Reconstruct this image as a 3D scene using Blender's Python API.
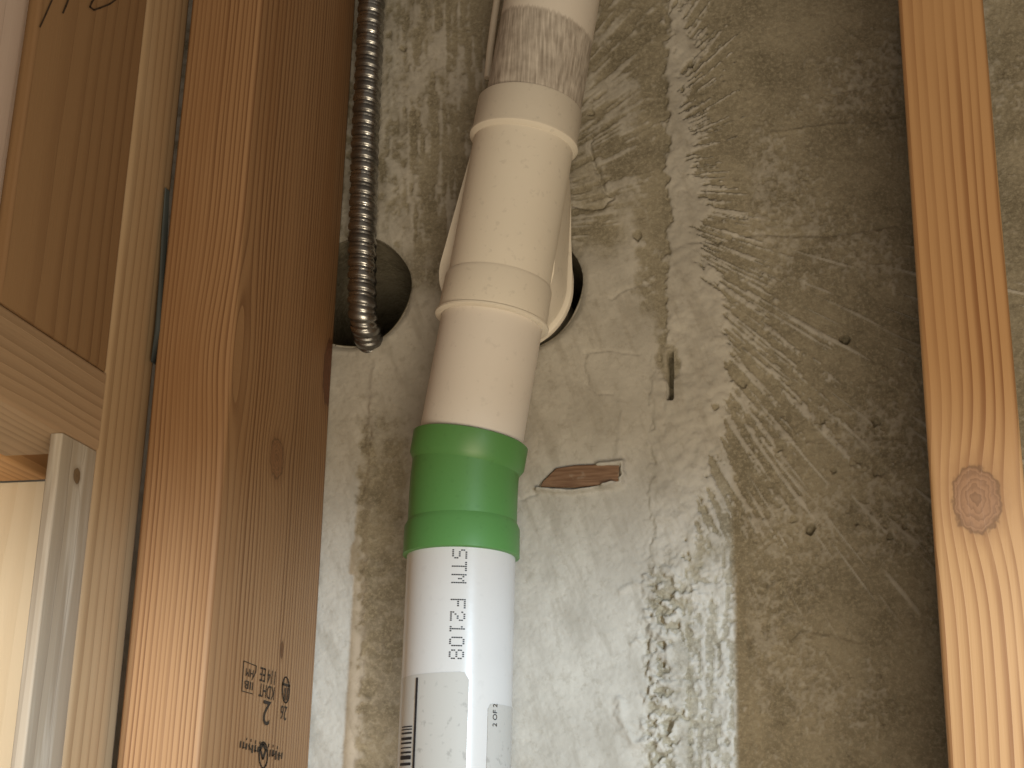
import bpy, bmesh, math, random
import numpy as np
from mathutils import Vector, Matrix

scene = bpy.context.scene
for o in list(bpy.data.objects):
    bpy.data.objects.remove(o)

# ---------------------------------------------------------------- camera
F = 1500.0                                   # focal length in pixels of a 1024 px wide frame
YAW, PITCH, ROLL = (math.radians(a) for a in (13.3175, 17.954, 1.3505))
CAM = np.array([0.0, -0.835, 1.30])          # concrete wall is the plane y = 0
_cy, _sy, _cp, _sp = math.cos(YAW), math.sin(YAW), math.cos(PITCH), math.sin(PITCH)
FWD = np.array([-_sy * _cp, _cy * _cp, _sp])
_r0 = np.array([_cy, _sy, 0.0]); _u0 = np.cross(_r0, FWD)
RIGHT = math.cos(ROLL) * _r0 + math.sin(ROLL) * _u0
UP = -math.sin(ROLL) * _r0 + math.cos(ROLL) * _u0

cam_data = bpy.data.cameras.new('camera')
cam = bpy.data.objects.new('camera', cam_data)
scene.collection.objects.link(cam)
cam_data.sensor_fit = 'HORIZONTAL'
cam_data.sensor_width = 36.0
cam_data.lens = 36.0 * F / 1024.0
cam_data.clip_start = 0.02
cam.matrix_world = Matrix(((RIGHT[0], UP[0], -FWD[0], CAM[0]),
                           (RIGHT[1], UP[1], -FWD[1], CAM[1]),
                           (RIGHT[2], UP[2], -FWD[2], CAM[2]),
                           (0, 0, 0, 1)))
scene.camera = cam

# ---------------------------------------------------------------- light
world = bpy.data.worlds.new('world'); scene.world = world
world.use_nodes = True
wb = world.node_tree.nodes['Background']
wb.inputs['Color'].default_value = (1.0, 0.83, 0.64, 1)
wb.inputs['Strength'].default_value = 0.19

def aim(o, p):
    d = Vector(p) - o.location
    o.rotation_euler = d.to_track_quat('-Z', 'Y').to_euler()

# cool daylight entering low from the right, cut off towards the top
sp = bpy.data.lights.new('daylight_beam', 'SPOT')
sp.energy = 180; sp.color = (0.67, 0.85, 1.0)
sp.spot_size = math.radians(44); sp.spot_blend = 0.34; sp.shadow_soft_size = 0.022
spo = bpy.data.objects.new('daylight_beam', sp); scene.collection.objects.link(spo)
spo.location = (1.14, -1.79, 1.40); aim(spo, (-0.15, 0.0, 0.68))

# a second, narrower shaft of daylight from the front left, low on the framing
s2 = bpy.data.lights.new('daylight_shaft', 'SPOT')
s2.energy = 120; s2.color = (1.0, 0.95, 0.86)
s2.spot_size = math.radians(10.5); s2.spot_blend = 0.75; s2.shadow_soft_size = 0.05
s2o = bpy.data.objects.new('daylight_shaft', s2); scene.collection.objects.link(s2o)
s2o.location = (-0.62, -2.2, 1.00); aim(s2o, (-0.425, -0.15, 1.305))

# warm room light from behind the camera, below its height
ar = bpy.data.lights.new('room_lamp', 'AREA')
ar.shape = 'RECTANGLE'; ar.size = 0.6; ar.size_y = 0.45; ar.energy = 8.8; ar.color = (1.0, 0.82, 0.57)
aro = bpy.data.objects.new('room_lamp', ar); scene.collection.objects.link(aro)
aro.location = (0.24, -1.10, 0.93); aim(aro, (-0.12, 0.0, 1.50))

scene.view_settings.view_transform = 'Standard'
scene.view_settings.look = 'None'
scene.view_settings.gamma = 1.0
scene.view_settings.use_curve_mapping = False
scene.view_settings.exposure = 0.0

# ---------------------------------------------------------------- helpers
def ray(px):
    return FWD + RIGHT * ((px[0] - 512) / F) + UP * ((384 - px[1]) / F)
def on_y(px, y):
    d = ray(px); return CAM + d * ((y - CAM[1]) / d[1])
def on_x(px, x):
    d = ray(px); return CAM + d * ((x - CAM[0]) / d[0])
def project(P):
    Q = P - CAM
    z = Q @ FWD
    return 512 + F * (Q @ RIGHT) / z, 384 - F * (Q @ UP) / z

COL = scene.collection
def link(name, me, mat=None, parent=None, smooth=False):
    o = bpy.data.objects.new(name, me); COL.objects.link(o)
    if mat: me.materials.append(mat)
    if parent: o.parent = parent
    if smooth:
        me.polygons.foreach_set('use_smooth', [True] * len(me.polygons))
    return o
def mesh(name, verts, faces):
    me = bpy.data.meshes.new(name); me.from_pydata([tuple(map(float, v)) for v in verts], [], faces); me.update()
    return me
def empty(name, loc=(0, 0, 0)):
    o = bpy.data.objects.new(name, None); COL.objects.link(o); o.location = loc; return o
def tag(o, label, cat=None, group=None, kind=None):
    o['label'] = label
    if cat: o['category'] = cat
    if group: o['group'] = group
    if kind: o['kind'] = kind
    return o
def sharp_by_angle(me, deg=35):
    me.polygons.foreach_set('use_smooth', [True] * len(me.polygons))
    me.set_sharp_from_angle(angle=math.radians(deg))

# value noise for the wall relief
_rng = np.random.default_rng(11)
_T = _rng.random((256, 256))
def vn(u, v, seed=0):
    u = np.asarray(u, float) + seed * 37.17; v = np.asarray(v, float) + seed * 11.73
    i = np.floor(u).astype(int); j = np.floor(v).astype(int)
    a = u - i; b = v - j
    a = a * a * (3 - 2 * a); b = b * b * (3 - 2 * b)
    t = lambda p, q: _T[p % 256, q % 256]
    return (t(i, j) * (1 - a) + t(i + 1, j) * a) * (1 - b) + (t(i, j + 1) * (1 - a) + t(i + 1, j + 1) * a) * b
def fbm(u, v, seed=0, n=4):
    s = 0; w = 0; k = 1.0
    for q in range(n):
        s = s + k * vn(u * 2 ** q, v * 2 ** q, seed + q * 5); w += k; k *= 0.5
    return s / w
def ss(a, b, x):
    t = np.clip((np.asarray(x, float) - a) / (b - a), 0, 1); return t * t * (3 - 2 * t)
def seg_dist(u, v, pts):
    best = np.full(u.shape, 1e9)
    for (x0, y0), (x1, y1) in zip(pts[:-1], pts[1:]):
        dx, dy = x1 - x0, y1 - y0
        t = np.clip(((u - x0) * dx + (v - y0) * dy) / (dx * dx + dy * dy + 1e-9), 0, 1)
        best = np.minimum(best, np.hypot(u - x0 - t * dx, v - y0 - t * dy))
    return best

# ---------------------------------------------------------------- node helpers
class S:
    """socket wrapper: arithmetic builds Math nodes"""
    def __init__(s, nt, out): s.nt, s.out = nt, out
    def _m(s, op, *a):
        n = s.nt.nodes.new('ShaderNodeMath'); n.operation = op
        for i, x in enumerate((s,) + a):
            if isinstance(x, S): s.nt.links.new(x.out, n.inputs[i])
            else: n.inputs[i].default_value = float(x)
        return S(s.nt, n.outputs[0])
    def __add__(s, o): return s._m('ADD', o)
    __radd__ = __add__
    def __sub__(s, o): return s._m('SUBTRACT', o)
    def __rsub__(s, o): return (s * -1.0) + o
    def __mul__(s, o): return s._m('MULTIPLY', o)
    __rmul__ = __mul__
    def __truediv__(s, o): return s._m('DIVIDE', o)
    def __pow__(s, o): return s._m('POWER', o)
    def sqrt(s): return s._m('SQRT')
    def exp(s): return s._m('EXPONENT')
    def fract(s): return s._m('FRACT')
    def absv(s): return s._m('ABSOLUTE')
    def mx(s, o): return s._m('MAXIMUM', o)
    def mn(s, o): return s._m('MINIMUM', o)
    def smooth(s, a, b, c=0.0, d=1.0):
        n = s.nt.nodes.new('ShaderNodeMapRange'); n.interpolation_type = 'SMOOTHSTEP'
        s.nt.links.new(s.out, n.inputs['Value'])
        n.inputs['From Min'].default_value = a; n.inputs['From Max'].default_value = b
        n.inputs['To Min'].default_value = c; n.inputs['To Max'].default_value = d
        return S(s.nt, n.outputs['Result'])

class Mat:
    def __init__(s, name, rough=0.6, spec=0.4, metal=0.0):
        s.m = bpy.data.materials.new(name); s.m.use_nodes = True
        s.nt = s.m.node_tree; s.b = s.nt.nodes['Principled BSDF']
        s.b.inputs['Roughness'].default_value = rough
        s.b.inputs['Metallic'].default_value = metal
        s.b.inputs['Specular IOR Level'].default_value = spec
    def xyz(s):
        t = s.nt.nodes.new('ShaderNodeTexCoord'); p = s.nt.nodes.new('ShaderNodeSeparateXYZ')
        s.nt.links.new(t.outputs['Object'], p.inputs[0])
        return [S(s.nt, p.outputs[i]) for i in range(3)]
    def vec(s, x, y, z):
        c = s.nt.nodes.new('ShaderNodeCombineXYZ')
        for i, a in enumerate((x, y, z)):
            if isinstance(a, S): s.nt.links.new(a.out, c.inputs[i])
            else: c.inputs[i].default_value = a
        return c.outputs[0]
    def noise(s, v, scale=1.0, detail=2.0, rough=0.5):
        n = s.nt.nodes.new('ShaderNodeTexNoise'); s.nt.links.new(v, n.inputs['Vector'])
        n.inputs['Scale'].default_value = scale; n.inputs['Detail'].default_value = detail
        n.inputs['Roughness'].default_value = rough
        return S(s.nt, n.outputs['Fac'])
    def attr(s, name):
        n = s.nt.nodes.new('ShaderNodeAttribute'); n.attribute_name = name
        return S(s.nt, n.outputs['Fac'])
    def col(s, c):
        n = s.nt.nodes.new('ShaderNodeRGB'); n.outputs[0].default_value = (*c, 1); return n.outputs[0]
    def mix(s, fac, a, b, mode='MIX'):
        n = s.nt.nodes.new('ShaderNodeMix'); n.data_type = 'RGBA'; n.blend_type = mode; n.clamp_factor = True
        if isinstance(fac, S): s.nt.links.new(fac.out, n.inputs[0])
        else: n.inputs[0].default_value = fac
        for i, c in ((6, a), (7, b)):
            if isinstance(c, tuple): n.inputs[i].default_value = (*c, 1)
            else: s.nt.links.new(c, n.inputs[i])
        return n.outputs[2]
    def base(s, c):
        if isinstance(c, tuple): s.b.inputs['Base Color'].default_value = (*c, 1)
        else: s.nt.links.new(c, s.b.inputs['Base Color'])
    def rough(s, r): s.nt.links.new(r.out, s.b.inputs['Roughness'])
    def bump(s, h, dist=0.001, strength=1.0):
        n = s.nt.nodes.new('ShaderNodeBump'); n.inputs['Distance'].default_value = dist
        n.inputs['Strength'].default_value = strength
        s.nt.links.new(h.out, n.inputs['Height']); s.nt.links.new(n.outputs[0], s.b.inputs['Normal'])

def wood(name, light, dark, pith, spacing, knots=(), seed=0.0, ring=0.75, wob=0.004, fiber=0.25,
         rough=0.6, blotch=None, silver=None):
    """growth rings around a pith axis (local z), deflected around knots.
    knots: (centre, face axis 'x'/'y', radius across, radius along z, push of the grain, colour)"""
    M = Mat(name, rough=rough, spec=0.35)
    x, y, z = M.xyz()
    low = M.noise(M.vec(x * 9 + seed, y * 9, z * 3.2), 1.0, 2) - 0.5
    med = M.noise(M.vec(x * 45 + seed, y * 45, z * 14), 1.0, 1) - 0.5
    r = ((x - pith[0]) * (x - pith[0]) + (y - pith[1]) * (y - pith[1])).sqrt() + low * (wob * 4) + med * (wob * 0.5)
    kd = []
    for (c, ax, ra, rz, push, kc) in knots:
        a = (y - c[1]) if ax == 'x' else (x - c[0])
        n = (x - c[0]) if ax == 'x' else (y - c[1])
        dz = z - c[2]
        near = (n * n * (-1.0 / 0.012 ** 2)).exp()
        q = (a * a) / ra ** 2 + (dz * dz) / rz ** 2
        r = r + (q * -0.22).exp() * near * push
        wobk = M.noise(M.vec(a * 260, n * 260, dz * 200), 1.0, 2) - 0.5
        kd.append((q.sqrt() + wobk * 0.55 + (1.0 - near) * 5.0, kc))
    jit = M.noise(M.vec(r * (0.45 / spacing) + seed, 0.0, 0.0), 1.0, 2) - 0.5
    t = (r / spacing + jit * 1.6).fract()
    late = t.smooth(0.15, 0.93) * t.smooth(1.0, 0.95)
    strength = M.noise(M.vec(r * (0.2 / spacing) + 7.3 + seed, 0.0, z * 1.5), 1.0, 1).smooth(0.3, 0.7, 0.45, 1.0)
    fib = M.noise(M.vec(x * 900, y * 900, z * 22 + seed), 1.0, 2)
    fac = late * late * strength * ring + (fib - 0.5) * fiber
    c = M.mix(fac, light, dark)
    big = M.noise(M.vec(x * 25 + seed * 2, y * 25, z * 7), 1.0, 3)
    if blotch:
        c = M.mix(big.smooth(0.42, 0.75, 0.0, 0.7), c, blotch)
    if silver:
        sv = M.noise(M.vec(x * 120, y * 120, z * 9 + seed), 1.0, 3)
        c = M.mix(sv.smooth(0.45, 0.72, 0.0, 0.8), c, silver)
    bmp = late * 0.6 + fib * 0.5
    for d, kc in kd:
        if kc is None: continue
        rg = (d * 4.5).fract().smooth(0.2, 0.95)
        kcol = M.mix(rg * 0.38 + d.smooth(0.35, 0.0) * 0.3, kc, tuple(v * 0.42 for v in kc))
        halo = d.smooth(1.9, 1.0)
        c = M.mix(halo * 0.35, c, tuple(0.5 * a + 0.5 * b for a, b in zip(dark, kc)))
        c = M.mix(d.smooth(1.12, 0.92), c, kcol)
        c = M.mix(((d - 1.03) * (d - 1.03) * -160.0).exp() * 0.55, c, tuple(v * 0.35 for v in kc))
    M.base(c)
    M.bump(bmp, 0.00035, 0.6)
    return M.m

def flat_mat(name, c, rough=0.5, spec=0.4, metal=0.0):
    M = Mat(name, rough, spec, metal); x, y, z = M.xyz()
    n = M.noise(M.vec(x, y, z), 160.0, 3)
    M.base(M.mix(n * 0.35, c, tuple(v * 0.8 for v in c)))
    return M.m

# ---------------------------------------------------------------- the concrete wall
def build_wall():
    st = 0.00072
    def axis(lo, hi, a, b):
        left = [a]; s = st
        while left[-1] > lo: s *= 1.35; left.append(max(lo, left[-1] - s))
        right = [b]; s = st
        while right[-1] < hi: s *= 1.35; right.append(min(hi, right[-1] + s))
        mid = np.linspace(a, b, int((b - a) / st) + 1)
        return np.concatenate([np.array(left[1:])[::-1], mid, np.array(right[1:])])
    xs = axis(-1.2, 0.9, -0.345, 0.135)
    zs = axis(0.0, 2.4, 1.335, 1.835)
    nx, nz = len(xs), len(zs)
    X, Z = np.meshgrid(xs, zs)
    P = np.stack([X, np.zeros_like(X), Z], -1)
    u, v = project(P)

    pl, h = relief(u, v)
    # dampen far outside the photographed patch
    holes = [(on_y((355, 292), 0), 0.0365), (on_y((517, 288), 0), 0.0405)]
    keep = np.ones((nz, nx), bool)
    for c, R in holes:
        dx, dz = X - c[0], Z - c[2]; d = np.hypot(dx, dz) + 1e-9
        ang = np.arctan2(dz, dx)
        Rn = R * (1 + 0.012 * np.sin(ang * 5 + 1) + 0.02 * (vn(ang * 4 + 20, ang * 0, 3) - 0.5))
        near = np.abs(d - Rn) < st * 0.75
        X = np.where(near, c[0] + dx / d * Rn, X); Z = np.where(near, c[2] + dz / d * Rn, Z)
        keep &= ~(d < Rn - st * 0.7)
        e = ss(R * 1.02, R * 1.12, d)
        h = h * e - 0.0012 * (1 - ss(R, R * 1.05, d))
    verts = np.stack([X, -h, Z], -1).reshape(-1, 3)
    idx = np.arange(nx * nz).reshape(nz, nx)
    a, b, c_, d_ = idx[:-1, :-1], idx[:-1, 1:], idx[1:, 1:], idx[1:, :-1]
    k = keep[:-1, :-1] & keep[:-1, 1:] & keep[1:, 1:] & keep[1:, :-1]
    quads = np.stack([a, b, c_, d_], -1)[k]
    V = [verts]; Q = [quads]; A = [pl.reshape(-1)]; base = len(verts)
    # drilled cores behind the holes
    for (c, R), depth in zip(holes, (0.14, 0.18)):
        n = 72; rings = [(-0.0002, 1.004), (0.004, 1.0), (depth * .5, 1.0), (depth, 0.99), (depth + 0.002, 0.5), (depth + .002, 0.02)]
        th = np.arange(n) * 2 * np.pi / n
        pts = []
        for yy, k2 in rings:
            rr = R * k2 * (1 + 0.012 * np.sin(th * 5 + 1) + 0.02 * (vn(((th + np.pi) % (2 * np.pi) - np.pi) * 4 + 20, th * 0, 3) - 0.5))
            pts.append(np.stack([c[0] + rr * np.cos(th), np.full(n, yy), c[2] + rr * np.sin(th)], -1))
        pts = np.concatenate(pts)
        i = np.arange(n); j = (i + 1) % n
        for q in range(len(rings) - 1):
            Q.append(np.stack([base + q * n + i, base + (q + 1) * n + i, base + (q + 1) * n + j, base + q * n + j], -1))
        V.append(pts); A.append(np.zeros(len(pts))); base += len(pts)
    V = np.concatenate(V); Q = np.concatenate(Q); A = np.concatenate(A)
    me = bpy.data.meshes.new('wall_back')
    me.vertices.add(len(V)); me.vertices.foreach_set('co', V.astype(np.float32).ravel())
    me.loops.add(Q.size); me.loops.foreach_set('vertex_index', Q.astype(np.int32).ravel())
    me.polygons.add(len(Q)); me.polygons.foreach_set('loop_start', np.arange(0, Q.size, 4, dtype=np.int32))
    me.polygons.foreach_set('use_smooth', np.ones(len(Q), bool))
    me.update(calc_edges=True)
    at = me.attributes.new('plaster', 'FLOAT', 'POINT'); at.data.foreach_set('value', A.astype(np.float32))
    return me

def relief(u, v):
    """plaster coverage (0..1) and relief height in metres, in photo-frame units fixed to the wall"""
    n1 = fbm(u / 38, v / 38, 1); n2 = fbm(u / 8, v / 8, 2, 4); n3 = fbm(u / 90, v / 90, 3, 3)
    fine = fbm(u / 3.2, v / 3.2, 4, 2)
    # trowel strokes fanning out from behind the pipe
    lf = u < 662
    cu = np.where(lf, 420.0, 570.0); cv = np.where(lf, 245.0, 190.0)
    th = np.arctan2(v - cv, u - cu); rr = np.hypot(u - cu, v - cv)
    fan = 0.46 * vn(th * 58, rr / 34, 5) + 0.34 * vn(th * 115, rr / 22, 6) + 0.20 * fine
    fr = 0.5 * vn(th * 88, rr / 62, 16) + 0.32 * vn(th * 170, rr / 40, 17) + 0.18 * fine
    fan = np.where(lf, fan, 0.45 * fan + 0.55 * fr)
    fan_c = 0.6 * vn(th * 20, rr / 90, 7) + 0.4 * vn(th * 60, rr / 60, 8)
    vert = 0.6 * vn(u / 3.6, v / 34, 9) + 0.4 * vn(u / 7.5 + v / 60, v / 22, 10)

    # left field of smooth skim coat
    left = ss(235, 330, v + (n1 - 0.5) * 120 + 40 * ss(560, 600, u) * ss(120, 60, np.abs(u - 590)))
    rough_l = 0.10 + ss(0.44, 0.64, vert * 0.5 + n1 * 0.3 + fine * .2) * 0.65
    rough_l = np.maximum(rough_l, ss(430, 392, u + (n1 - .5) * 60) * ss(0.25, 0.6, n2) * .8)
    rough_r = 0.10 + ss(0.44, 0.62, fan * 0.75 + n1 * 0.3) * 0.62
    top = np.where(u < 530, rough_l, rough_r)
    Pl = np.maximum(left, top * (1 - left))
    Pl = Pl * ss(668, 650, u + (n2 - .5) * 16)
    # trough beside the band at the top
    tr = ss(628, 645, u + (n2 - .5) * 22) * ss(345, 290, v)
    Pl = Pl * (1 - tr * 0.8 * ss(.3, .55, n2 + .12))

    # vertical band of plaster over the joint
    ks = [(-200, 690), (0, 690), (60, 694), (110, 688), (160, 700), (215, 714), (260, 708), (300, 724), (350, 735), (400, 738),
          (450, 720), (500, 704), (560, 692), (640, 692), (768, 700), (1200, 700)]
    xr = np.interp(v, [k[0] for k in ks], [k[1] for k in ks])
    xl = 668 + (n2 - .5) * 22 + (n1 - .5) * 10 - 14 * ss(330, 380, v)
    dist = u - xr + 6 - (n1 - .5) * 34 - (n2 - .5) * 22 - (fan - .45) * 50
    band = ss(-4, 3, u - xl) * ss(2, -4, dist)
    band = band * (1 - 0.45 * ss(545, 620, v) * ss(0.46, 0.56, n1 * .55 + n2 * .5))
    reach = np.interp(v, [0, 60, 200, 300, 420, 520, 600, 768], [30, 34, 46, 80, 120, 95, 45, 34])
    stro = ss(0.0, 0.12, fan - 0.42 - 0.20 * np.clip(dist / reach, 0, 3)) * ss(-4, 2, dist)
    Pl = np.maximum(Pl, np.maximum(band, stro * 0.8))

    # crumbly strip left and right of the joint, bottom
    cr = ss(530, 590, v + (n1 - .5) * 60) * ss(636, 652, u + (n2 - .5) * 26) * ss(690, 668, u + (n1 - .5) * 40)
    crum = 0.12 + .88 * ss(0.45, 0.55, n2 * .5 + fine * .2 + n1 * .32)
    Pl = Pl * (1 - cr) + cr * crum
    cr2 = ss(520, 600, v + (n1 - .5) * 60) * ss(686, 694, u) * ss(741, 731, u + (n2 - .5) * 6)
    crum2 = 0.34 + .66 * ss(0.46, 0.60, n2 * .35 + fine * .3 + vn(u / 4, v / 18, 12) * .4)
    Pl = np.maximum(Pl * (1 - cr2), cr2 * crum2)
    # sparse long scrapes and pale blooms on the bare concrete at right
    right = ss(735, 760, u)
    scr = ss(0.66, 0.76, 0.6 * vn(th * 150, rr / 80, 13) + 0.4 * vn(th * 70, rr / 55, 14)) * ss(210, 270, v) * ss(700, 560, v)
    bloom = ss(0.50, 0.70, n3 * .40 + n2 * .30 + fine * .3) * 0.5
    Pl = np.maximum(Pl, right * np.maximum(scr * 0.7, bloom))
    # left edge beside the stud: pipe's shadow painted in by thinning plaster, ragged crust
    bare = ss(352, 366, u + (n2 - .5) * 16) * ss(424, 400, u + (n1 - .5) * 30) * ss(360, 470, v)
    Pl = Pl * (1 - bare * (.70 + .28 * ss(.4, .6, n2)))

    h = 0.0013 * Pl + 0.0007 * (n1 - .5) + 0.00045 * (n2 - .5) + 0.00045 * (fine - .5)
    h = h + band * (0.0012 * (0.5 + n2) + .0014 * (vn(u / 11 + v / 30, v / 8, 18) - .5)) + 0.0006 * stro * fan
    h = h + cr * ((n2 - .5) * 0.0060 + (fine - .5) * .0016) + cr2 * ((n2 - .5) * 0.0012 + (fine - .5) * .0008)
    h = h + 0.0005 * (fan - .5) * ss(560, 590, u) * ss(260, 200, v) * ss(668, 650, u)
    h = h + 0.0005 * (vert - .5) * ss(520, 480, u) * ss(260, 200, v)
    h = h + 0.0004 * (vn(u / 30 + v / 80, v / 60, 15) - .5) * left
    # ragged vertical bead next to the stud
    bead = np.exp(-((u - 374 + (v - 400) * 0.035 + (n2 - .5) * 10) / 4.5) ** 2) * ss(340, 390, v)
    h = h + 0.0022 * bead * (0.3 + n1)
    # joint seam
    seam = np.exp(-((u - 664.5 - (n2 - .5) * 4) / 1.6) ** 2) * (0.4 + 0.6 * ss(.4, .6, n1))
    h = h - 0.0010 * seam * ss(330, 420, v) * ss(.42, .6, n1)
    # board marks, cracks and smear ridges
    for pts, w, d in (([(690, 243), (760, 236), (820, 235), (925, 221)], 2.2, -.0011),
                      ([(840, 92), (925, 76)], 2.0, -.0010), ([(770, 133), (925, 117)], 1.5, .0009),
                      ([(790, 440), (935, 436)], 2.0, -.0006), ([(585, 352), (587, 386), (598, 395), (612, 396)], 1.4, -.0009),
                      ([(585, 353), (610, 350), (640, 354)], 1.3, -.0007), ([(622, 405), (620, 440), (622, 480)], 3.0, .0008),
                      ([(592, 140), (590, 156), (598, 172), (605, 190), (612, 200), (604, 207), (574, 206)], 2.2, -.0022),
                      ([(735, 600), (747, 640), (770, 690)], 1.8, .0008), ([(622, 592), (634, 584), (648, 586)], 3.0, .0011),
                      ([(620, 700), (622, 722), (634, 742), (652, 748), (668, 738), (680, 716)], 4.0, .0018),
                      ([(768, 590), (782, 582), (790, 600)], 3.0, .0012), ([(790, 640), (800, 628), (830, 634), (860, 642)], 2.4, -.0012),
                      ([(610, 300), (640, 285), (655, 282)], 2.0, -.0008), ([(540, 492), (522, 500)], 2.0, -.0008),
                      ([(538, 489.5), (575, 491), (604, 487.5), (614, 485)], 2.2, .0046), ([(600, 464), (622, 464), (622, 484), (606, 486)], 3.0, .0044), ([(840, 418), (900, 500), (930, 545)], 1.3, .0006), ([(745, 430), (782, 500)], 1.4, .0007)):
        dd = seg_dist(u + (n2 - .5) * 7, v + (n1 - .5) * 7, pts)
        h = h + d * np.exp(-(dd / w) ** 2)
    # chip beside the tee
    chip = ss(12, 0, seg_dist(u, v, [(578, 165), (590, 185), (592, 200)]) - 8)
    h = h - 0.0012 * chip; Pl = Pl * (1 - .45 * chip)
    # pits
    for (a, b, r, d) in ((845, 340, 5, .006), (811, 529, 5, .007), (795, 520, 4, .002), (879, 471, 6, .003), (876, 422, 5, .003),
                         (855, 462, 5, .002), (822, 421, 4, .003), (890, 537, 4, .003), (833, 470, 2.5, .003), (856, 524, 2.5, .003),
                         (742, 384, 4, .003), (716, 408, 4, .002), (780, 448, 4, .002), (690, 66, 3, .004), (683, 90, 2.5, .003),
                         (592, 113, 3, .003), (637, 236, 5, .003), (402, 48, 3, .002), (905, 526, 3, .002)):
        q = np.hypot(u - a + (n2 - .5) * 6, v - b + (fine - .5) * 4) / r
        h = h - d * ss(1.15, 0.6, q); Pl = Pl * ss(0.6, 1.3, q)
    # open slot in the joint
    sl = ss(3.6, 2.2, np.abs(u - 670.5)) * ss(350, 356, v) * ss(402, 397, v)
    rg = ss(14, 9, np.hypot((u - 668) / 1.0, (v - 362) / 1.5) + (n2 - .5) * 9)
    h = h - 0.014 * sl - 0.0016 * rg; Pl = Pl * (1 - sl) * (1 - 0.7 * rg)
    # recess around the embedded wood strip
    return np.clip(Pl, 0, 1), h

def wall_material():
    M = Mat('concrete_and_plaster', rough=0.85, spec=0.25)
    x, y, z = M.xyz(); v = M.vec(x, y, z)
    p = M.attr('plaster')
    a = M.noise(v, 28, 5, .62); b = M.noise(v, 170, 4, .65); c = M.noise(v, 600, 2)
    conc = M.mix(a.smooth(0.32, 0.68), (0.20, 0.178, 0.13), (0.33, 0.298, 0.228))
    e = M.noise(v, 420, 3, .7)
    conc = M.mix(e.smooth(0.44, 0.68, 0.0, 0.6), conc, (0.42, 0.385, 0.30))
    conc = M.mix(b.smooth(0.5, 0.75, 0.0, 0.55), conc, (0.40, 0.36, 0.285))
    conc = M.mix(b.smooth(0.45, 0.25, 0.0, 0.5), conc, (0.10, 0.083, 0.06))
    pla = M.mix(a.smooth(0.3, 0.7), (0.425, 0.405, 0.365), (0.53, 0.51, 0.465))
    sw = M.noise(M.vec(x * 90 + z * 30, y * 60, z * 22), 1, 4, .6)
    pla = M.mix(sw.smooth(.52, .34, 0, .5), pla, (0.34, 0.315, 0.27))
    pla = M.mix(b.smooth(0.48, 0.28, 0.0, 0.4), pla, (0.30, 0.27, 0.22))
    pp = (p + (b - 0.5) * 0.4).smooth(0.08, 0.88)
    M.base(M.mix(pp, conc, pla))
    M.bump((b * 0.7 + c * 0.3) * (1.0 - p * 0.62), 0.0016, 0.85)
    return M.m

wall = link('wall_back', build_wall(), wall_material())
tag(wall, 'patched concrete wall with pale skim coat and trowel streaks', kind='structure')

def floor():
    me = mesh('floor', [(-1.2, -2.6, 0), (1.6, -2.6, 0), (1.6, 0.0, 0), (-1.2, 0.0, 0),
                        (-1.2, -2.6, -.1), (1.6, -2.6, -.1), (1.6, 0.0, -.1), (-1.2, 0.0, -.1)],
              [(0, 1, 2, 3), (7, 6, 5, 4), (0, 4, 5, 1), (1, 5, 6, 2), (2, 6, 7, 3), (3, 7, 4, 0)])
    M = Mat('floor_concrete', .85, .25); x, y, z = M.xyz(); n = M.noise(M.vec(x, y, z), 9, 6)
    M.base(M.mix(n, (.14, .125, .1), (.26, .24, .2))); M.bump(n, .002, .4)
    o = link('floor', me, M.m); tag(o, 'grey concrete floor slab under the framing', kind='structure')
floor()

# ---------------------------------------------------------------- lumber
def lumber_mesh(name, w, d, z0, z1, ease=0.003, segs=3, wave=0.0, seed=0):
    """eased-edge stick, local origin at its front left foot: x 0..w, y 0..d, z z0..z1"""
    bm = bmesh.new()
    prof = []
    for cx, cy, a0 in ((w - ease, ease, -90), (w - ease, d - ease, 0), (ease, d - ease, 90), (ease, ease, 180)):
        for k in range(segs + 1):
            a = math.radians(a0 + 90 * k / segs); prof.append((cx + ease * math.cos(a), cy + ease * math.sin(a)))
    n = len(prof)
    lv = np.linspace(z0, z1, max(2, int((z1 - z0) / 0.02)) if wave else 2)
    rows = []
    for zz in lv:
        dx = wave * (float(vn(zz * 6, seed, 21)) - .5); dy = wave * (float(vn(zz * 5, seed, 22)) - .5)
        rows.append([bm.verts.new((x + dx, y + dy, zz)) for x, y in prof])
    for r0, r1 in zip(rows[:-1], rows[1:]):
        for i in range(n):
            bm.faces.new((r0[i], r0[(i + 1) % n], r1[(i + 1) % n], r1[i]))
    bm.faces.new(list(reversed(rows[0]))); bm.faces.new(rows[-1])
    bm.normal_update()
    me = bpy.data.meshes.new(name); bm.to_mesh(me); bm.free()
    sharp_by_angle(me, 50)
    return me

YF = -0.153                                   # front plane of the two wall studs
XC = -0.3108                                  # right face of the stamped stud
XP = XC - 0.0381 - 0.0100                     # right face of the side partition

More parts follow.
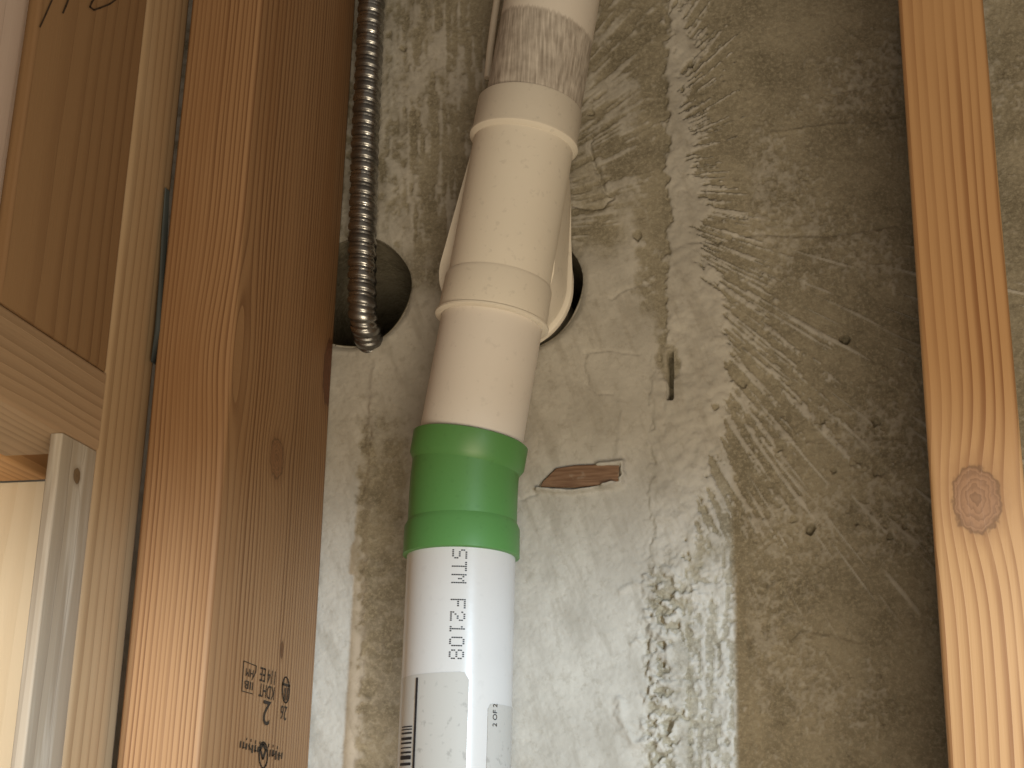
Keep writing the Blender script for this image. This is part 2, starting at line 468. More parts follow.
# --- stamped stud, left
WS = 0.0436
SL = (XC - WS, YF, 0.0)
def loc(P, o): return tuple(float(P[i] - o[i]) for i in range(3))
k1 = loc(on_x((277, 458), XC), SL); k2 = loc(on_x((329, 372), XC), SL); k3 = loc(on_x((281, 650), XC), SL)
k4 = loc(on_x((236, 352), XC), SL)
m_sl = wood('stamped_stud_wood', (0.37, 0.215, 0.108), (0.145, 0.062, 0.024), (-0.15, -0.06), 0.0026, seed=3.1, ring=0.85, wob=.0011,
            knots=[(k1, 'x', .0092, .0105, .004, (.30, .155, .075)), (k2, 'x', .0085, .020, .005, (.17, .065, .028)), (k4, 'x', .014, .022, -.005, None), (k4, 'y', .012, .022, .010, None),
                   (k3, 'x', .0022, .0045, .0015, (.17, .08, .035))], blotch=(0.29, 0.15, 0.066))
stud_l = empty('wall_stud', SL)
tag(stud_l, 'reddish brown wall stud with an inked grade stamp, left of the conduit', 'stud', 'studs framed against the concrete wall')
stick = link('timber', lumber_mesh('timber', WS, 0.150, 0.0, 2.4, .0035, 4, .0016, 4), m_sl, stud_l)

# --- right stud, twisted a little
XR = 0.0336
SR = (XR, YF, 0.0)
kr = on_y((976, 500), YF)
m_sr = wood('right_stud_wood', (0.52, 0.30, 0.14), (0.25, 0.105, 0.038), (-0.055, -0.016), 0.0046, seed=8.4, ring=0.85, wob=.0016,
            knots=[(loc(kr, SR), 'y', .0098, .0145, .006, (.36, .195, .105))], blotch=(0.52, 0.30, 0.14))
stud_r = empty('wall_stud', SR); stud_r.rotation_euler = (0, 0, math.radians(-3.2))
tag(stud_r, 'orange brown wall stud with one large round knot, right of the bare concrete', 'stud', 'studs framed against the concrete wall')
link('timber', lumber_mesh('timber', .0405, 0.143, 0.0, 2.4, .003, 3, .0012, 9), m_sr, stud_r)

# --- side partition: king stud, trimmer, blocking, cripples
PW = 0.052
def stick_at(name, label, mat, y0, y1, z0, z1, cat, w=PW, x1=XP, ease=.003, group=None, wave=.0008, seed=0):
    me = lumber_mesh(name, w, y1 - y0, 0.0, z1 - z0, ease, 3, wave, seed)
    o = link(name, me, mat); o.location = (x1 - w, y0, z0)
    return tag(o, label, cat, group)
R0 = YF                                        # depths measured from the stud fronts
ZB0, ZB1 = 1.30 + .1895, 1.30 + .2305          # blocking, underside and top
m_king = wood('king_stud_wood', (0.44, 0.305, 0.18), (0.21, 0.12, 0.058), (-0.03, -0.04), 0.0062, seed=14.2, ring=.6, wob=.002,
              blotch=(.50, .38, .25))
king = stick_at('king_stud', 'tan full-height partition stud beside the dark gap, next to the stamped stud', m_king,
                R0 - .0395, R0 + .0108, 0, 2.4, 'stud', ease=.005, seed=3, w=.020)
nail_k = on_x((78, 476), XP)
m_trim = wood('trimmer_wood', (0.40, 0.335, 0.26), (0.20, 0.155, 0.115), (-0.09, -0.03), 0.0055, seed=22.7, ring=.4, wob=.003,
              silver=(.64, .59, .51), knots=[(loc(on_x((77, 476), XP), (XP - .0065, R0 - .0735, 0)), 'x', .0030, .0036, .0015, (.20, .13, .07))])
stick_at('wood_batten', 'weathered grey wooden batten with a small knot, under the horizontal blocking', m_trim,
         R0 - .0735, R0 - .0397, 0, ZB0 - .0002, 'batten', ease=.0012, seed=5, w=.0065)
# blocking runs towards the camera; its grain follows its length, so it is built standing and laid down
m_blk = wood('blocking_wood', (0.42, 0.285, 0.175), (0.22, 0.135, 0.075), (-0.02, 0.075), 0.0036, seed=31.0, ring=.55, wob=.002)
blk_me = lumber_mesh('blocking', PW, ZB1 - ZB0, 0.0, 0.42, .0022, 3, .0006, 6)
blk = link('blocking', blk_me, m_blk)
# local x stays x, local y -> up, local z -> towards the camera
blk.matrix_world = Matrix(((1, 0, 0, XP - PW), (0, 0, -1, R0 - .0397), (0, 1, 0, ZB0), (0, 0, 0, 1)))
tag(blk, 'horizontal brown wooden blocking with a grey shadowed underside, at the left edge', 'blocking')
blk2 = link('backer_board', lumber_mesh('backer_board', .085, ZB1 - ZB0, 0.0, 0.42, .002, 2, 0, 7),
            wood('backer_wood', (.62, .36, .17), (.38, .19, .08), (-.02, .06), .005, seed=37))
blk2.matrix_world = Matrix(((1, 0, 0, XP - PW - .0862), (0, 0, -1, R0 + .0072), (0, 1, 0, ZB0), (0, 0, 0, 1)))
tag(blk2, 'orange wooden board whose lit underside peeks out behind the blocking', 'board')
m_cr1 = wood('cripple_wood', (0.30, 0.18, 0.09), (0.15, 0.072, 0.03), (-0.05, -0.02), 0.0075, seed=41.3, ring=.5, wob=.003)
crip = stick_at('cripple_stud', 'brown short stud above the blocking, with pencil marks near its top', m_cr1,
                R0 - .1380, R0 - .0397, ZB1 + .0002, 2.4, 'stud', ease=.002, seed=8)
m_cr2 = wood('finger_blur_wood', (0.62, 0.50, 0.44), (0.48, 0.36, 0.30), (-0.05, -0.02), 0.009, seed=47.3, ring=.4, wob=.003)
stick_at('cripple_stud', 'made-up pale pinkish short stud standing in for a finger blur above the blocking, at the upper left edge', m_cr2,
         R0 - .1990, R0 - .1390, ZB1 + .0002, 2.4, 'stud', ease=.012, seed=12)  # invented stud, fills the area where a finger blurs the lens
# cream board facing the camera at the back of the partition bay
m_cream = wood('cream_board_wood', (0.74, 0.63, 0.46), (0.62, 0.49, 0.32), (-.2, -.1), .012, seed=55, ring=.35, wob=.006)
cream = link('cream_board', lumber_mesh('cream_board', .19, .018, 0, ZB0 - .0004, .001, 2, 0, 3), m_cream)
cream.location = (XP - PW - .1905, R0 + .0095, 0)
tag(cream, 'bright cream wooden board in the bay below the blocking, lower left corner', 'board')

# dark sealant smeared into the gap on the stamped stud's edge
def sealant():
    pts = [(167, 188), (164, 230), (162, 270), (160, 300), (158, 330), (153, 362)]
    half = [.4, 1.6, 1.2, 2.4, 3.4, 1.0]
    V = []; Fc = []
    for (px, hw) in zip(pts, half):
        for k in range(6):
            a = math.pi * k / 5
            P = on_y((px[0] - hw * math.cos(a) - 1.2, px[1]), YF - 0.0002)
            V.append((P[0], YF + .004 - .0052 * math.sin(a) ** .6 if 0 < k < 5 else YF + .004, P[2]))
    for r in range(len(pts) - 1):
        for k in range(5):
            Fc.append((r * 6 + k, r * 6 + k + 1, r * 6 + 7 + k, r * 6 + 6 + k))
    Fc.append(tuple(range(6))); Fc.append(tuple(range(len(V) - 1, len(V) - 7, -1)))
    o = link('sealant_smear', mesh('sealant_smear', V, Fc), flat_mat('dark_sealant', (.06, .07, .072), .6), None, True)
    o.parent = stud_l; o.location = (-SL[0], -SL[1], 0); o['label'] = 'dark blue-grey sealant smear'
sealant()

# ---------------------------------------------------------------- inked and pencilled marks
ink = flat_mat('stamp_ink', (.05, .038, .028), .7, .2)
def text_shape(s):
    cu = bpy.data.curves.new('txt', 'FONT'); cu.body = s; cu.size = 1.0; cu.resolution_u = 3
    to = bpy.data.objects.new('txt', cu); COL.objects.link(to)
    bpy.context.view_layer.update()
    me = bpy.data.meshes.new_from_object(to.evaluated_get(bpy.context.evaluated_depsgraph_get()))
    bpy.data.objects.remove(to)
    V = np.array([v.co[:] for v in me.vertices]); Fc = [tuple(p.vertices) for p in me.polygons]
    V = V[:, :2]; V = (V - V.min(0)) / (V.max(0) - V.min(0))
    return V, Fc
class Print:
    """flat print laid out on the stud face; boxes given by their photo corners"""
    def __init__(s): s.V = []; s.F = []
    def add(s, V2, Fc, tl, tr, bl):
        b = len(s.V)
        tl, tr, bl = (np.array(q, float) for q in (tl, tr, bl))
        for a, c in V2:
            q = tl + (tr - tl) * a + (bl - tl) * (1 - c); s.V.append(on_x(q, XC + .0011))
        s.F += [tuple(b + i for i in f) for f in Fc]
    def text(s, t, x0, y0, x1, y1, shear=0.10):
        V, Fc = text_shape(t); V = 1 - V        # stamp is upside down
        s.add(V, Fc, (x0, y0), (x1, y0 + (x1 - x0) * .30), (x0 - (y1 - y0) * shear, y1))
    def stroke(s, pts, w):
        for (a, b) in zip(pts[:-1], pts[1:]):
            a = np.array(a, float); b = np.array(b, float); d = (b - a) / np.hypot(*(b - a)); n = np.array([-d[1], d[0]]) * w / 2
            k = len(s.V)
            for q in (a - n - d * w * .3, b - n + d * w * .3, b + n + d * w * .3, a + n - d * w * .3): s.V.append(on_x(q, XC + .0011))
            s.F.append((k, k + 1, k + 2, k + 3))
pr = Print()
pr.text('114 EE', 261, 667, 276, 681)
pr.text('KDHT', 260, 683, 275, 696)
pr.text('2', 264, 700, 271.5, 724)
pr.text('26', 281.5, 705, 287.5, 719)
el = lambda cx, cy, rx, ry, n=20: [(cx + rx * math.cos(2 * math.pi * k / n), cy + ry * math.sin(2 * math.pi * k / n)) for k in range(n + 1)]
pr.stroke(el(286, 690, 3.4, 13), 1.1); pr.stroke([(283.2, 684), (289.2, 686)], 2.4); pr.stroke([(285.5, 688), (285, 700)], 1.0); pr.stroke([(288, 688), (287, 700)], .8)
pr.stroke([(252, 680), (256, 672), (256.5, 666), (244, 661), (242, 691), (253, 694)], .7)
pr.text('HM', 246.5, 668, 254, 676); pr.text('IIB', 245, 680, 253.5, 688)
rnd = random.Random(4)
for k in range(15):                            # illegible mill name: worn upright bars
    x = 241 + k * 2.95
    if 259 < x < 268: continue
    yb = 741 + (x - 241) * .27
    pr.stroke([(x, yb + rnd.uniform(0, 1.5)), (x - .6, yb + rnd.uniform(6, 9))], rnd.uniform(.8, 1.7))
    if k % 2: pr.stroke([(x - 1.2, yb + rnd.uniform(1, 7)), (x + 1.4, yb + rnd.uniform(1, 7))], .9)
for k in range(8):
    pr.stroke([(247 + k * 4.4, 738 + k * 1.2), (247 + k * 4.4 - .3, 740 + k * 1.2 + (k % 3) * .6)], .8)
pr.stroke(el(263.5, 755, 4.2, 13), 1.2); pr.stroke([(263, 744), (266, 750), (263, 759), (260.5, 750), (263, 744)], 1.8)
stamp = link('grade_stamp', mesh('grade_stamp', pr.V, pr.F), ink, stud_l)
stamp.location = (-SL[0], -SL[1], 0); stamp['label'] = 'faded black upside-down grade stamp with a large 2'

def ribbon(V, Fc, pts, w, fx):
    for (a, b) in zip(pts[:-1], pts[1:]):
        a = np.array(a, float); b = np.array(b, float); d = (b - a) / np.hypot(*(b - a)); n = np.array([-d[1], d[0]]) * w / 2
        k = len(V)
        for q in (a - n - d * .4, b - n + d * .4, b + n + d * .4, a + n - d * .4): V.append(on_x(q, fx))
        Fc.append((k, k + 1, k + 2, k + 3))
V, Fc = [], []
ribbon(V, Fc, [(52, 0), (46, 14), (40, 27)], 1.6, XP + .0007); ribbon(V, Fc, [(69, -2), (66, 6), (63, 13)], 1.8, XP + .0007)
ribbon(V, Fc, [(98, -6), (92, 2), (90, 7), (94, 10), (100, 8), (110, 4), (118, -2)], 1.7, XP + .0007)
pm = link('pencil_marks', mesh('pencil_marks', V, Fc), flat_mat('pencil', (.05, .03, .018), .7), crip)
pm.matrix_parent_inverse = Matrix.Translation(crip.location).inverted(); pm['label'] = 'dark pencil strokes'

# ---------------------------------------------------------------- drain pipe
YPIPE = -0.053
RP = 0.0292
RPL = 0.0297
def frame(axis):
    a = np.array(axis, float); a /= np.linalg.norm(a)
    e1 = np.array([1.0, 0, 0]) - a * a[0]; e1 /= np.linalg.norm(e1)
    e2 = np.cross(a, e1)                       # a up: e2 points to +y (wall)
    return a, e1, e2
def lathe(name, origin, axis, prof, n=64, mat=None, parent=None, closed=False):
    """prof: (distance along axis, radius)"""
    a, e1, e2 = frame(axis); o = np.array(origin, float)
    V = []; Fc = []
    for s, r in prof:
        for k in range(n):
            t = 2 * math.pi * k / n
            V.append(o + a * s + (e1 * math.cos(t) + e2 * math.sin(t)) * r)
    for q in range(len(prof) - 1):
        for k in range(n):
            k2 = (k + 1) % n; Fc.append((q * n + k, q * n + k2, (q + 1) * n + k2, (q + 1) * n + k))
    if closed:
        for k in range(n):
            k2 = (k + 1) % n; q = len(prof) - 1; Fc.append((q * n + k, q * n + k2, k2, k))
    else:
        Fc.append(tuple(range(n - 1, -1, -1))); Fc.append(tuple(range((len(prof) - 1) * n, len(prof) * n)))
    me = mesh(name, V, Fc); sharp_by_angle(me, 40)
    return link(name, me, mat, parent)

def pvc(name, c, rough=.32, grime=None, worn=None, speck=0.0):
    M = Mat(name, rough, .5); x, y, z = M.xyz(); v = M.vec(x, y, z)
    n = M.noise(v, 14, 4); f = M.noise(v, 220, 3)
    cc = M.mix(n.smooth(.4, .75, 0, .35), c, tuple(q * .86 for q in c))
    if speck: cc = M.mix(f.smooth(.60, .72, 0, speck), cc, tuple(q * .62 for q in c))
    if worn:                                   # band of old grey primer between two heights along the pipe
        z0, z1 = worn; st = M.noise(M.vec(x * 650, y * 650, z * 45), 1, 4); bl = M.noise(v, 120, 4)
        edge = (z + (st - .5) * .008 + (x + 0.178) * .32).smooth(z1, z1 - .003)
        cc = M.mix(edge * (0.52 + (st - .5) * 1.5 + (bl - .5) * .8), cc, (.26, .22, .185))
    M.base(cc); M.bump(f, .0003, .12)
    sss = M.b.inputs['Subsurface Weight']; sss.default_value = 0.0
    return M.m
m_white = pvc('white_pvc', (.62, .62, .62), .24, speck=.10)
m_mid = pvc('plain_pvc', (.82, .775, .73), .42, speck=.2)
m_cream_pvc = pvc('cream_pvc', (.87, .82, .73), .40, speck=.28)
zt0 = on_y((535, 95), YPIPE)[2]; zt1 = on_y((543, 26), YPIPE)[2]
m_top = pvc('worn_pvc', (.83, .78, .72), .45, worn=(zt0, zt1), speck=.2)
m_green = pvc('green_pvc', (.10, .275, .08), .42, speck=.2)

pA = on_y((455, 768), YPIPE); pB = on_y((462.5, 495), YPIPE); pA[0] = pB[0] = (pA[0] + pB[0]) / 2
pT = on_y((549, 0), YPIPE)
XL = pB[0]
bend = np.array([XL, YPIPE, on_y((463, 492), YPIPE)[2]])
q1 = on_y((478, 400), YPIPE); q2 = on_y((524, 142), YPIPE)
up_dir = (q2 - q1) / np.linalg.norm(q2 - q1)
bend = q1 + up_dir * ((XL - q1[0]) / up_dir[0])           # where the two axes cross
def along(px):                                           # distance along the upper axis of a photo point on it
    return float((on_y(px, YPIPE) - bend) @ up_dir)

drain = empty('drain_pipe', (XL, YPIPE, 0.0))
tag(drain, 'white plastic drain pipe with a green coupling and a cream tee fitting', 'pipe')
DI = Matrix.Translation(drain.location).inverted()
def dpart(o, label=None):
    o.parent = drain; o.matrix_parent_inverse = DI
    if label: o['label'] = label
    return o
# lower white pipe
gz0 = float(on_y((458, 558), YPIPE)[2])
lower = dpart(lathe('lower_pipe', (XL, YPIPE, 0), (0, 0, 1), [(0.0, RPL), (gz0 + .02, RPL)], 96, m_white), 'bright white pipe with printed text and stickers')


def sub(o, parent, label=None):
    o.parent = parent
    if label: o['label'] = label
    return o
def sweep(name, path, mat, n=72):
    """path: (centre, axis, radius)"""
    V = []; Fc = []
    for c, ax, r in path:
        a, e1, e2 = frame(ax)
        for k in range(n):
            t = 2 * math.pi * k / n; V.append(np.array(c) + (e1 * math.cos(t) + e2 * math.sin(t)) * r)
    for q in range(len(path) - 1):
        for k in range(n):
            k2 = (k + 1) % n; Fc.append((q * n + k, q * n + k2, (q + 1) * n + k2, (q + 1) * n + k))
    me = mesh(name, V, Fc); sharp_by_angle(me, 32)
    return link(name, me, mat)

# green coupling: two sockets joined by a slight bend
s_top = along((470, 440)); s_mid = along((467, 467)); gz1 = gz0 + .0190
zv = np.array([0, 0, 1.0])
def ax_mix(t):
    d = zv * (1 - t) + up_dir * t; return d / np.linalg.norm(d)
def cpt(t):
    p0 = np.array([XL, YPIPE, gz1]); p2 = bend + up_dir * s_mid
    return p0 * (1 - t) ** 2 + bend * 2 * t * (1 - t) + p2 * t * t
RG = .0320
gbody = dpart(sweep('green_coupling', [(cpt(t), ax_mix(t), .0301) for t in np.linspace(-.05, 1.05, 14)], m_green),
              'green plastic coupling with a slight bend')
sub(lathe('lower_socket', (XL, YPIPE, gz0), zv, [(0, RPL + .0001), (0, RG - .0008), (.0006, RG), (gz1 - gz0 - .003, RG - .0002), (gz1 - gz0 + .001, .0300)], 72, m_green, closed=True), gbody)
ltop = s_top - s_mid
sub(lathe('upper_socket', bend + up_dir * s_mid, up_dir, [(-.001, .0300), (.003, RG + .0003), (ltop - .0006, RG + .0005), (ltop, RG - .0004), (ltop, RP + .0001)], 72, m_green, closed=True), gbody)

# plain stretch between the coupling and the tee, and the worn top pipe
s_hub0 = along((491, 324)); s_hub1 = along((499, 282)); s_up0 = along((524.5, 143)); s_up1 = along((532, 107))
dpart(lathe('middle_pipe', bend, up_dir, [(s_mid, RP), (s_hub0 + .02, RP)], 80, m_mid), 'plain white pipe between coupling and tee')
dpart(lathe('top_pipe', bend + np.array([.0017, 0, 0]), up_dir, [(s_up1 - .02, RP * .985), (s_up1 + .75, RP * .985)], 80, m_top), 'white pipe with a scuffed grey primer band above the tee')

# cream tee: run, two hubs with rims, and a swept branch into the wall
tee = dpart(lathe('tee_fitting', bend, up_dir, [(s_hub1 - .001, RP + .0006), (s_up0 + .001, RP + .0006)], 80, m_cream_pvc), 'cream plastic tee whose branch enters the wall')
RH = .0315
def hub(name, s0, s1, bead_at):
    L = s1 - s0; pr_ = []
    if bead_at == 0:
        pr_ = [(0, RP + .0001), (0, RH + .0004), (.0007, RH + .0014), (.0018, RH + .0014), (.0028, RH), (L - .0022, RH - .0004), (L, RP + .0009), (L, RP + .0001)]
    else:
        pr_ = [(-.0030, RP + .0003), (-.0026, RP + .0014), (-.0005, RH + .0010), (.0012, RH + .0008), (.003, RH), (L - .001, RH - .0002), (L, RH - .001), (L, RP - .0012)]
    return sub(lathe(name, bend + up_dir * s0, up_dir, pr_, 80, m_cream_pvc, closed=True), tee)
hub('lower_hub', s_hub0, s_hub1, 0)
hub('upper_hub', s_up0, s_up1, 1)
# branch: teardrop section at the run lofted to a round hub at the wall
def branch():
    YB = -0.012
    cb = on_y((510.5, 292), YB); rb = .0360
    ct = bend + up_dir * (s_up0 - .008) + np.array([-.0052, 0, 0])
    n = 96; V = []; Fc = []
    secs = []
    for yy, k, rr in ((YPIPE + .004, 0.0, .96), (YPIPE + .012, .02, .99), (YPIPE + .022, .05, 1.0), (YB - .011, .12, 1.0), (YB - .0062, .22, 1.0), (YB - .0048, .60, 1.03),
                      (YB - .0040, .85, 1.065), (YB - .0028, .95, 1.08), (YB - .0004, .95, 1.08), (YB + .001, .95, 1.05)):
        secs.append((yy, k, rr))
    cb2 = np.array([cb[0], 0, cb[2]]); ct2 = np.array([ct[0], 0, ct[2]])
    for yy, k, rr in secs:
        r0 = rb * rr
        tip = ct2 + (cb2 - ct2) * k; rt = (RP - .0002) * (1 - k) + rb * k
        for q in range(n):
            a = 2 * math.pi * q / n; d = np.array([math.cos(a), 0, math.sin(a)])
            p1 = cb2 + d * r0; p2 = tip + d * rt * rr
            p = p1 if p1 @ d > p2 @ d else p2            # support of the two circles: a convex teardrop
            V.append((p[0], yy, p[2]))
    for s_ in range(len(secs) - 1):
        for q in range(n):
            q2 = (q + 1) % n; Fc.append((s_ * n + q, (s_ + 1) * n + q, (s_ + 1) * n + q2, s_ * n + q2))
    # spigot into the wall
    b = len(V); rs = rb * .80
    for yy in (YB + .001, .055):
        for q in range(n):
            a = 2 * math.pi * q / n; V.append((cb[0] + rs * math.cos(a), yy, cb[2] + rs * math.sin(a)))
    for q in range(n):
        q2 = (q + 1) % n
        Fc.append((b + q, b + n + q, b + n + q2, b + q2)); Fc.append(((len(secs) - 1) * n + q, b + q, b + q2, (len(secs) - 1) * n + q2))
    Fc.append(tuple(range(n)))
    me = mesh('branch', V, Fc); sharp_by_angle(me, 30)
    sub(link('branch', me, m_cream_pvc), tee, 'cream swept branch with a raised rim')
branch()
# thin white vent tube running up behind the top pipe
def tube(name, pts, r, mat, n=12):
    V = []; Fc = []
    pts = [np.array(p, float) for p in pts]
    for i, p in enumerate(pts):
        d = pts[min(i + 1, len(pts) - 1)] - pts[max(i - 1, 0)]; a, e1, e2 = frame(d)
        for k in range(n):
            t = 2 * math.pi * k / n; V.append(p + (e1 * math.cos(t) + e2 * math.sin(t)) * r)
    for q in range(len(pts) - 1):
        for k in range(n):
            k2 = (k + 1) % n; Fc.append((q * n + k, q * n + k2, (q + 1) * n + k2, (q + 1) * n + k))
    Fc.append(tuple(range(n - 1, -1, -1))); Fc.append(tuple(range((len(pts) - 1) * n, len(pts) * n)))
    me = mesh(name, V, Fc); sharp_by_angle(me, 40); return link(name, me, mat)
cab_y = -0.035
cpts = [on_y(p, cab_y) for p in ((487.5, 78), (490, 50), (494, 20), (497, 0), (504, -60), (528, -300))]
cab = tube('white_cable', cpts, .0022, flat_mat('white_sheath', (.72, .66, .58), .4))
tag(cab, 'thin white cable running up along the left side of the top pipe', 'cable')

# --- print and stickers on the lower pipe
def pipe_pt(px, r):
    """point on the lower pipe's surface seen at a photo position"""
    d = ray(px); o = CAM - np.array([XL, YPIPE, 0])
    A = d[0] ** 2 + d[1] ** 2; B = 2 * (o[0] * d[0] + o[1] * d[1]); C = o[0] ** 2 + o[1] ** 2 - r * r
    t = (-B - math.sqrt(max(B * B - 4 * A * C, 0))) / (2 * A)
    P = CAM + d * t; return math.atan2(P[1] - YPIPE, P[0] - XL), P[2]
def cyl(a, z, r): return (XL + r * math.cos(a), YPIPE + r * math.sin(a), z)
def patch(name, a0, a1, ztop, zbot, r, mat, parent, corner=.004, slope=0.0, lift=0.0, na=24, label=None):
    """sticker wrapped round the pipe, rounded top corners"""
    V = []; Fc = []
    for i in range(na + 1):
        t = i / na; a = a0 + (a1 - a0) * t
        edge = min(t, 1 - t) * abs(a1 - a0) * RPL
        dz = corner - math.sqrt(max(0, corner ** 2 - max(0, corner - edge) ** 2))
        zt = ztop - dz + slope * (t - .5)
        rr = r + lift * max(0, 1 - edge / .003)
        for z in (zt, zt - .02, zbot): V.append(cyl(a, z, rr))
    for i in range(na):
        for k in range(2): Fc.append((i * 3 + k, i * 3 + k + 1, i * 3 + 4 + k, i * 3 + 3 + k))
    me = mesh(name, V, Fc); me.polygons.foreach_set('use_smooth', [True] * len(me.polygons))
    return sub(link(name, me, mat), parent, label)
black = flat_mat('black_print', (.02, .02, .024), .5)
m_film = pvc('sticker_film', (.50, .495, .475), .24, speck=.6)
RS = RPL + .00025
aL, zL = pipe_pt((403.5, 692), RS); aR, zR = pipe_pt((469, 675), RS)
stk = patch('sticker', aL - .5, aR, zR + .0006, 0.9, RS, m_film, lower, .004, .0022, .0004, label='large clear sticker with a barcode')
aL2, z2 = pipe_pt((488, 703), RS)
stk2 = patch('sticker', aL2, aL2 + 1.3, z2, 0.9, RS, m_film, lower, .003, .0, .0002, label='small sticker reading 2 OF 2')
RS2 = RS + .00045
def curved_quads(name, quads, r, mat, parent, label=None):
    V = []; Fc = []
    for (a0, a1, z0, z1) in quads:
        b = len(V); n = max(1, int(abs(a1 - a0) / .06))
        for i in range(n + 1):
            a = a0 + (a1 - a0) * i / n; V.append(cyl(a, z0, r)); V.append(cyl(a, z1, r))
        for i in range(n): Fc.append((b + 2 * i, b + 2 * i + 2, b + 2 * i + 3, b + 2 * i + 1))
    return sub(link(name, mesh(name, V, Fc), mat), parent, label)
al, z_ = pipe_pt((415.3, 720), RS2); aw = .05
curved_quads('border_line', [(al - aw / 2, al + aw / 2, zR - .0012, 0.9)], RS2, black, stk if False else lower, 'black sticker border line')
ab0 = pipe_pt((403.6, 740), RS2)[0] - .1; ab1 = pipe_pt((411.5, 740), RS2)[0]
bars = []; zz = pipe_pt((408, 726), RS2)[1]; rnd = random.Random(2)
while zz > .93:
    w = rnd.choice((.0006, .0009, .0014, .0020)); bars.append((ab0, ab1, zz - w, zz)); zz -= w + rnd.choice((.0008, .0011, .0016))
curved_quads('barcode', bars, RS2, black, lower, 'barcode of horizontal black bars')
# dot matrix print, read downwards
G = {'A': ('01110', '10001', '10001', '11111', '10001', '10001', '10001'), 'S': ('01111', '10000', '10000', '01110', '00001', '00001', '11110'),
     'T': ('11111', '00100', '00100', '00100', '00100', '00100', '00100'), 'M': ('10001', '11011', '10101', '10101', '10001', '10001', '10001'),
     'F': ('11111', '10000', '10000', '11110', '10000', '10000', '10000'), '2': ('01110', '10001', '00001', '00110', '01000', '10000', '11111'),
     '1': ('00100', '01100', '00100', '00100', '00100', '00100', '01110'), '0': ('01110', '10001', '10001', '10001', '10001', '10001', '01110'),
     '8': ('01110', '10001', '10001', '01110', '10001', '10001', '01110'), ' ': ('00000',) * 7}
quads = []
at0 = pipe_pt((450.5, 600), RPL)[0]; at1 = pipe_pt((466, 600), RPL)[0]
rowa = (at1 - at0) / 7
zc = pipe_pt((458, 549), RPL)[1]; zend = pipe_pt((457, 662), RPL)[1]
msg = 'STM F2108'; pitch = (zc - zend) / len(msg)
for i, ch in enumerate(msg):
    z0 = zc - i * pitch
    for rw, row in enumerate(G[ch]):
        for cl, bit in enumerate(row):
            if bit == '1':
                a = at1 - (rw + .5) * rowa; z = z0 - (cl + .5) * pitch * .8 / 5
                quads.append((a - rowa * .42, a + rowa * .42, z - pitch * .052, z + pitch * .052))
curved_quads('printed_text', quads, RPL + .00015, black, lower, 'dotted black print running down the pipe')
a2, zt = pipe_pt((497.5, 704), RS2); zb = pipe_pt((498, 727), RS2)[1]; a2b = pipe_pt((493, 715), RS2)[0]
V2, F2 = text_shape('2 OF 2')
# letters' tops point left in the photo, reading upwards
vv = [cyl(a2 + (a2b - a2) * y_, zb + (zt - zb) * x_, RS2) for x_, y_ in V2]
sub(link('printed_text', mesh('printed_text', vv, F2), black), lower, 'small print 2 OF 2')

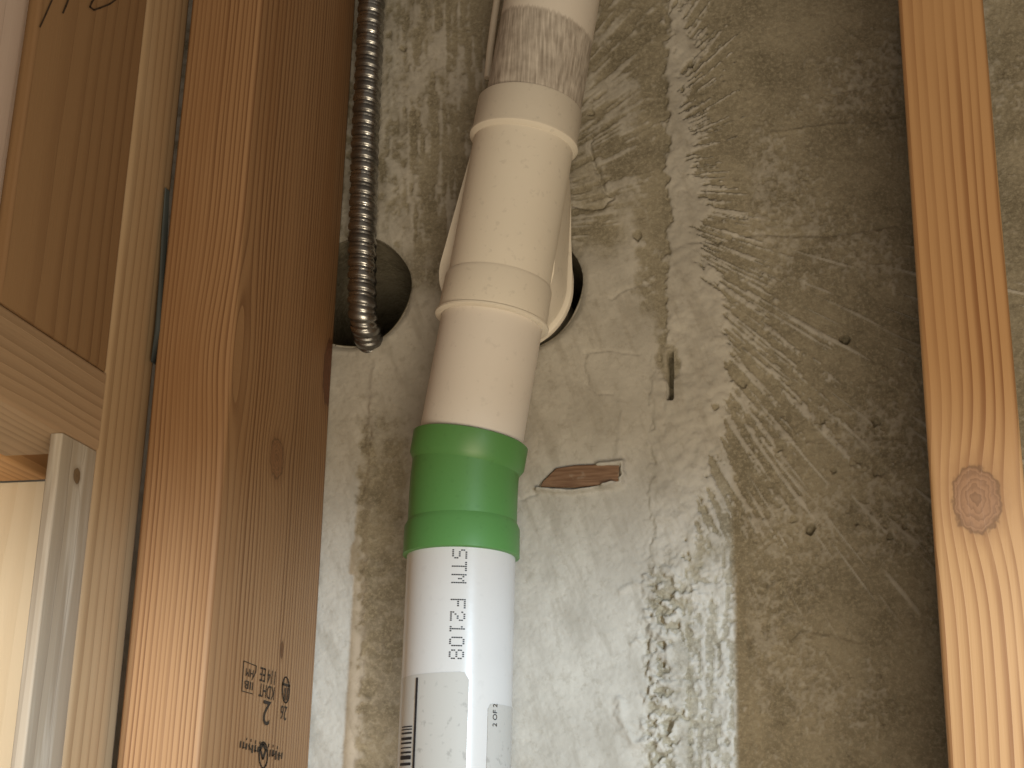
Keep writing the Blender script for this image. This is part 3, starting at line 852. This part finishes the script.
# ---------------------------------------------------------------- flexible metal conduit
def conduit():
    R = .0082; pitch = .0082; ybase = -0.0160
    key = [on_y(p, ybase) for p in ((362, 304), (362, 280), (362.5, 230), (365.5, 130), (369, 60), (371.5, 0))]
    d = key[-1] - key[-2]; d /= np.linalg.norm(d)
    end = key[-1] + d * .45
    path = []
    p0 = key[0]                                            # dips into the drilled hole
    for t in np.linspace(1, 0, 14)[:-1]:
        path.append((p0[0] + .001 * t, ybase + .075 * (1 - math.cos(t * 1.45)), p0[2] - .030 * math.sin(t * 1.45)))
    path += [tuple(k) for k in key] + [tuple(end)]
    P = np.array(path)
    seg = np.linalg.norm(np.diff(P, axis=0), axis=1); S_ = np.concatenate([[0], np.cumsum(seg)])
    L = S_[-1]; ns = int(L / pitch * 14); n = 32
    ss_ = np.linspace(0, L, ns)
    C = np.stack([np.interp(ss_, S_, P[:, i]) for i in range(3)], -1)
    for _ in range(30):
        C[1:-1] = (C[:-2] + 2 * C[1:-1] + C[2:]) / 4
    T = np.gradient(C, axis=0); T /= np.linalg.norm(T, axis=1)[:, None]
    e1 = np.array([1.0, 0, 0]) - T * T[:, :1]; e1 /= np.linalg.norm(e1, axis=1)[:, None]
    e2 = np.cross(T, e1)
    th = np.arange(n) * 2 * np.pi / n
    ph = (ss_[:, None] / pitch + th[None, :] / (2 * np.pi)) % 1.0
    prof = np.interp(ph, [0, .06, .14, .30, .46, .54, .60, .66, .76, .86, .94, 1.0],
                     [-.0009, .0003, .0008, .0009, .0008, .0003, -.0007, .0000, .0003, .0000, -.0008, -.0009])
    rr = R + prof
    V = C[:, None, :] + rr[..., None] * (np.cos(th)[None, :, None] * e1[:, None, :] + np.sin(th)[None, :, None] * e2[:, None, :])
    idx = np.arange(ns * n).reshape(ns, n); j = np.roll(idx, -1, axis=1)
    Q = np.stack([idx[:-1], j[:-1], j[1:], idx[1:]], -1).reshape(-1, 4)
    me = bpy.data.meshes.new('metal_conduit')
    me.from_pydata(V.reshape(-1, 3).tolist(), [], Q.tolist()); me.update()
    M = Mat('galvanised_steel', .30, .5, 1.0); x, y, z = M.xyz(); v = M.vec(x, y, z)
    a = M.noise(v, 90, 4); M.base(M.mix(a.smooth(.4, .7), (.44, .445, .45), (.22, .22, .22))); M.rough(a.smooth(.3, .7, .24, .42))
    o = link('metal_conduit', me, M.m, None, True)
    tag(o, 'ribbed flexible metal conduit dropping into a round hole beside the stamped stud', 'conduit')
conduit()

# ---------------------------------------------------------------- wood strip left in the plaster
def strip():
    top = [(543, 482), (556, 469), (575, 466), (600, 465), (619, 466)]
    bot = [(541, 486), (556, 486.5), (575, 487), (600, 484.5), (619, 482)]
    V = []; Fc = []; n = len(top)
    for yy, g in ((-.0042, 0.0), (-.0032, .8), (.004, .8)):
        for a in top: P = on_y((a[0], a[1] - g), yy); V.append(P)
        for a in bot: P = on_y((a[0], a[1] + g), yy - (.0012 if g == 0 else .0006)); V.append(P)
    m = 2 * n
    for k in range(n - 1): Fc.append((k, k + 1, n + k + 1, n + k))
    loop = list(range(n)) + list(range(2 * n - 1, n - 1, -1))
    for lay in range(2):
        for q in range(m):
            a, b = loop[q], loop[(q + 1) % m]
            Fc.append((lay * m + a, (lay + 1) * m + a, (lay + 1) * m + b, lay * m + b))
    me = mesh('wood_strip', V, Fc)
    M = Mat('reddish_scrap', .75, .2); x, y, z = M.xyz(); f = M.noise(M.vec(x * 60, y * 200, z * 700), 1, 3)
    b = M.noise(M.vec(x * 90, y * 90, z * 90), 1, 3)
    c = M.mix(f.smooth(.3, .7), (.17, .095, .058), (.27, .165, .105)); M.base(M.mix(b.smooth(.6, .75), c, (.40, .34, .27))); M.bump(f, .0006, .5)
    o = link('wood_strip', me, M.m)
    tag(o, 'small reddish wood strip embedded in the plaster, right of the green coupling', 'wood strip')
strip()
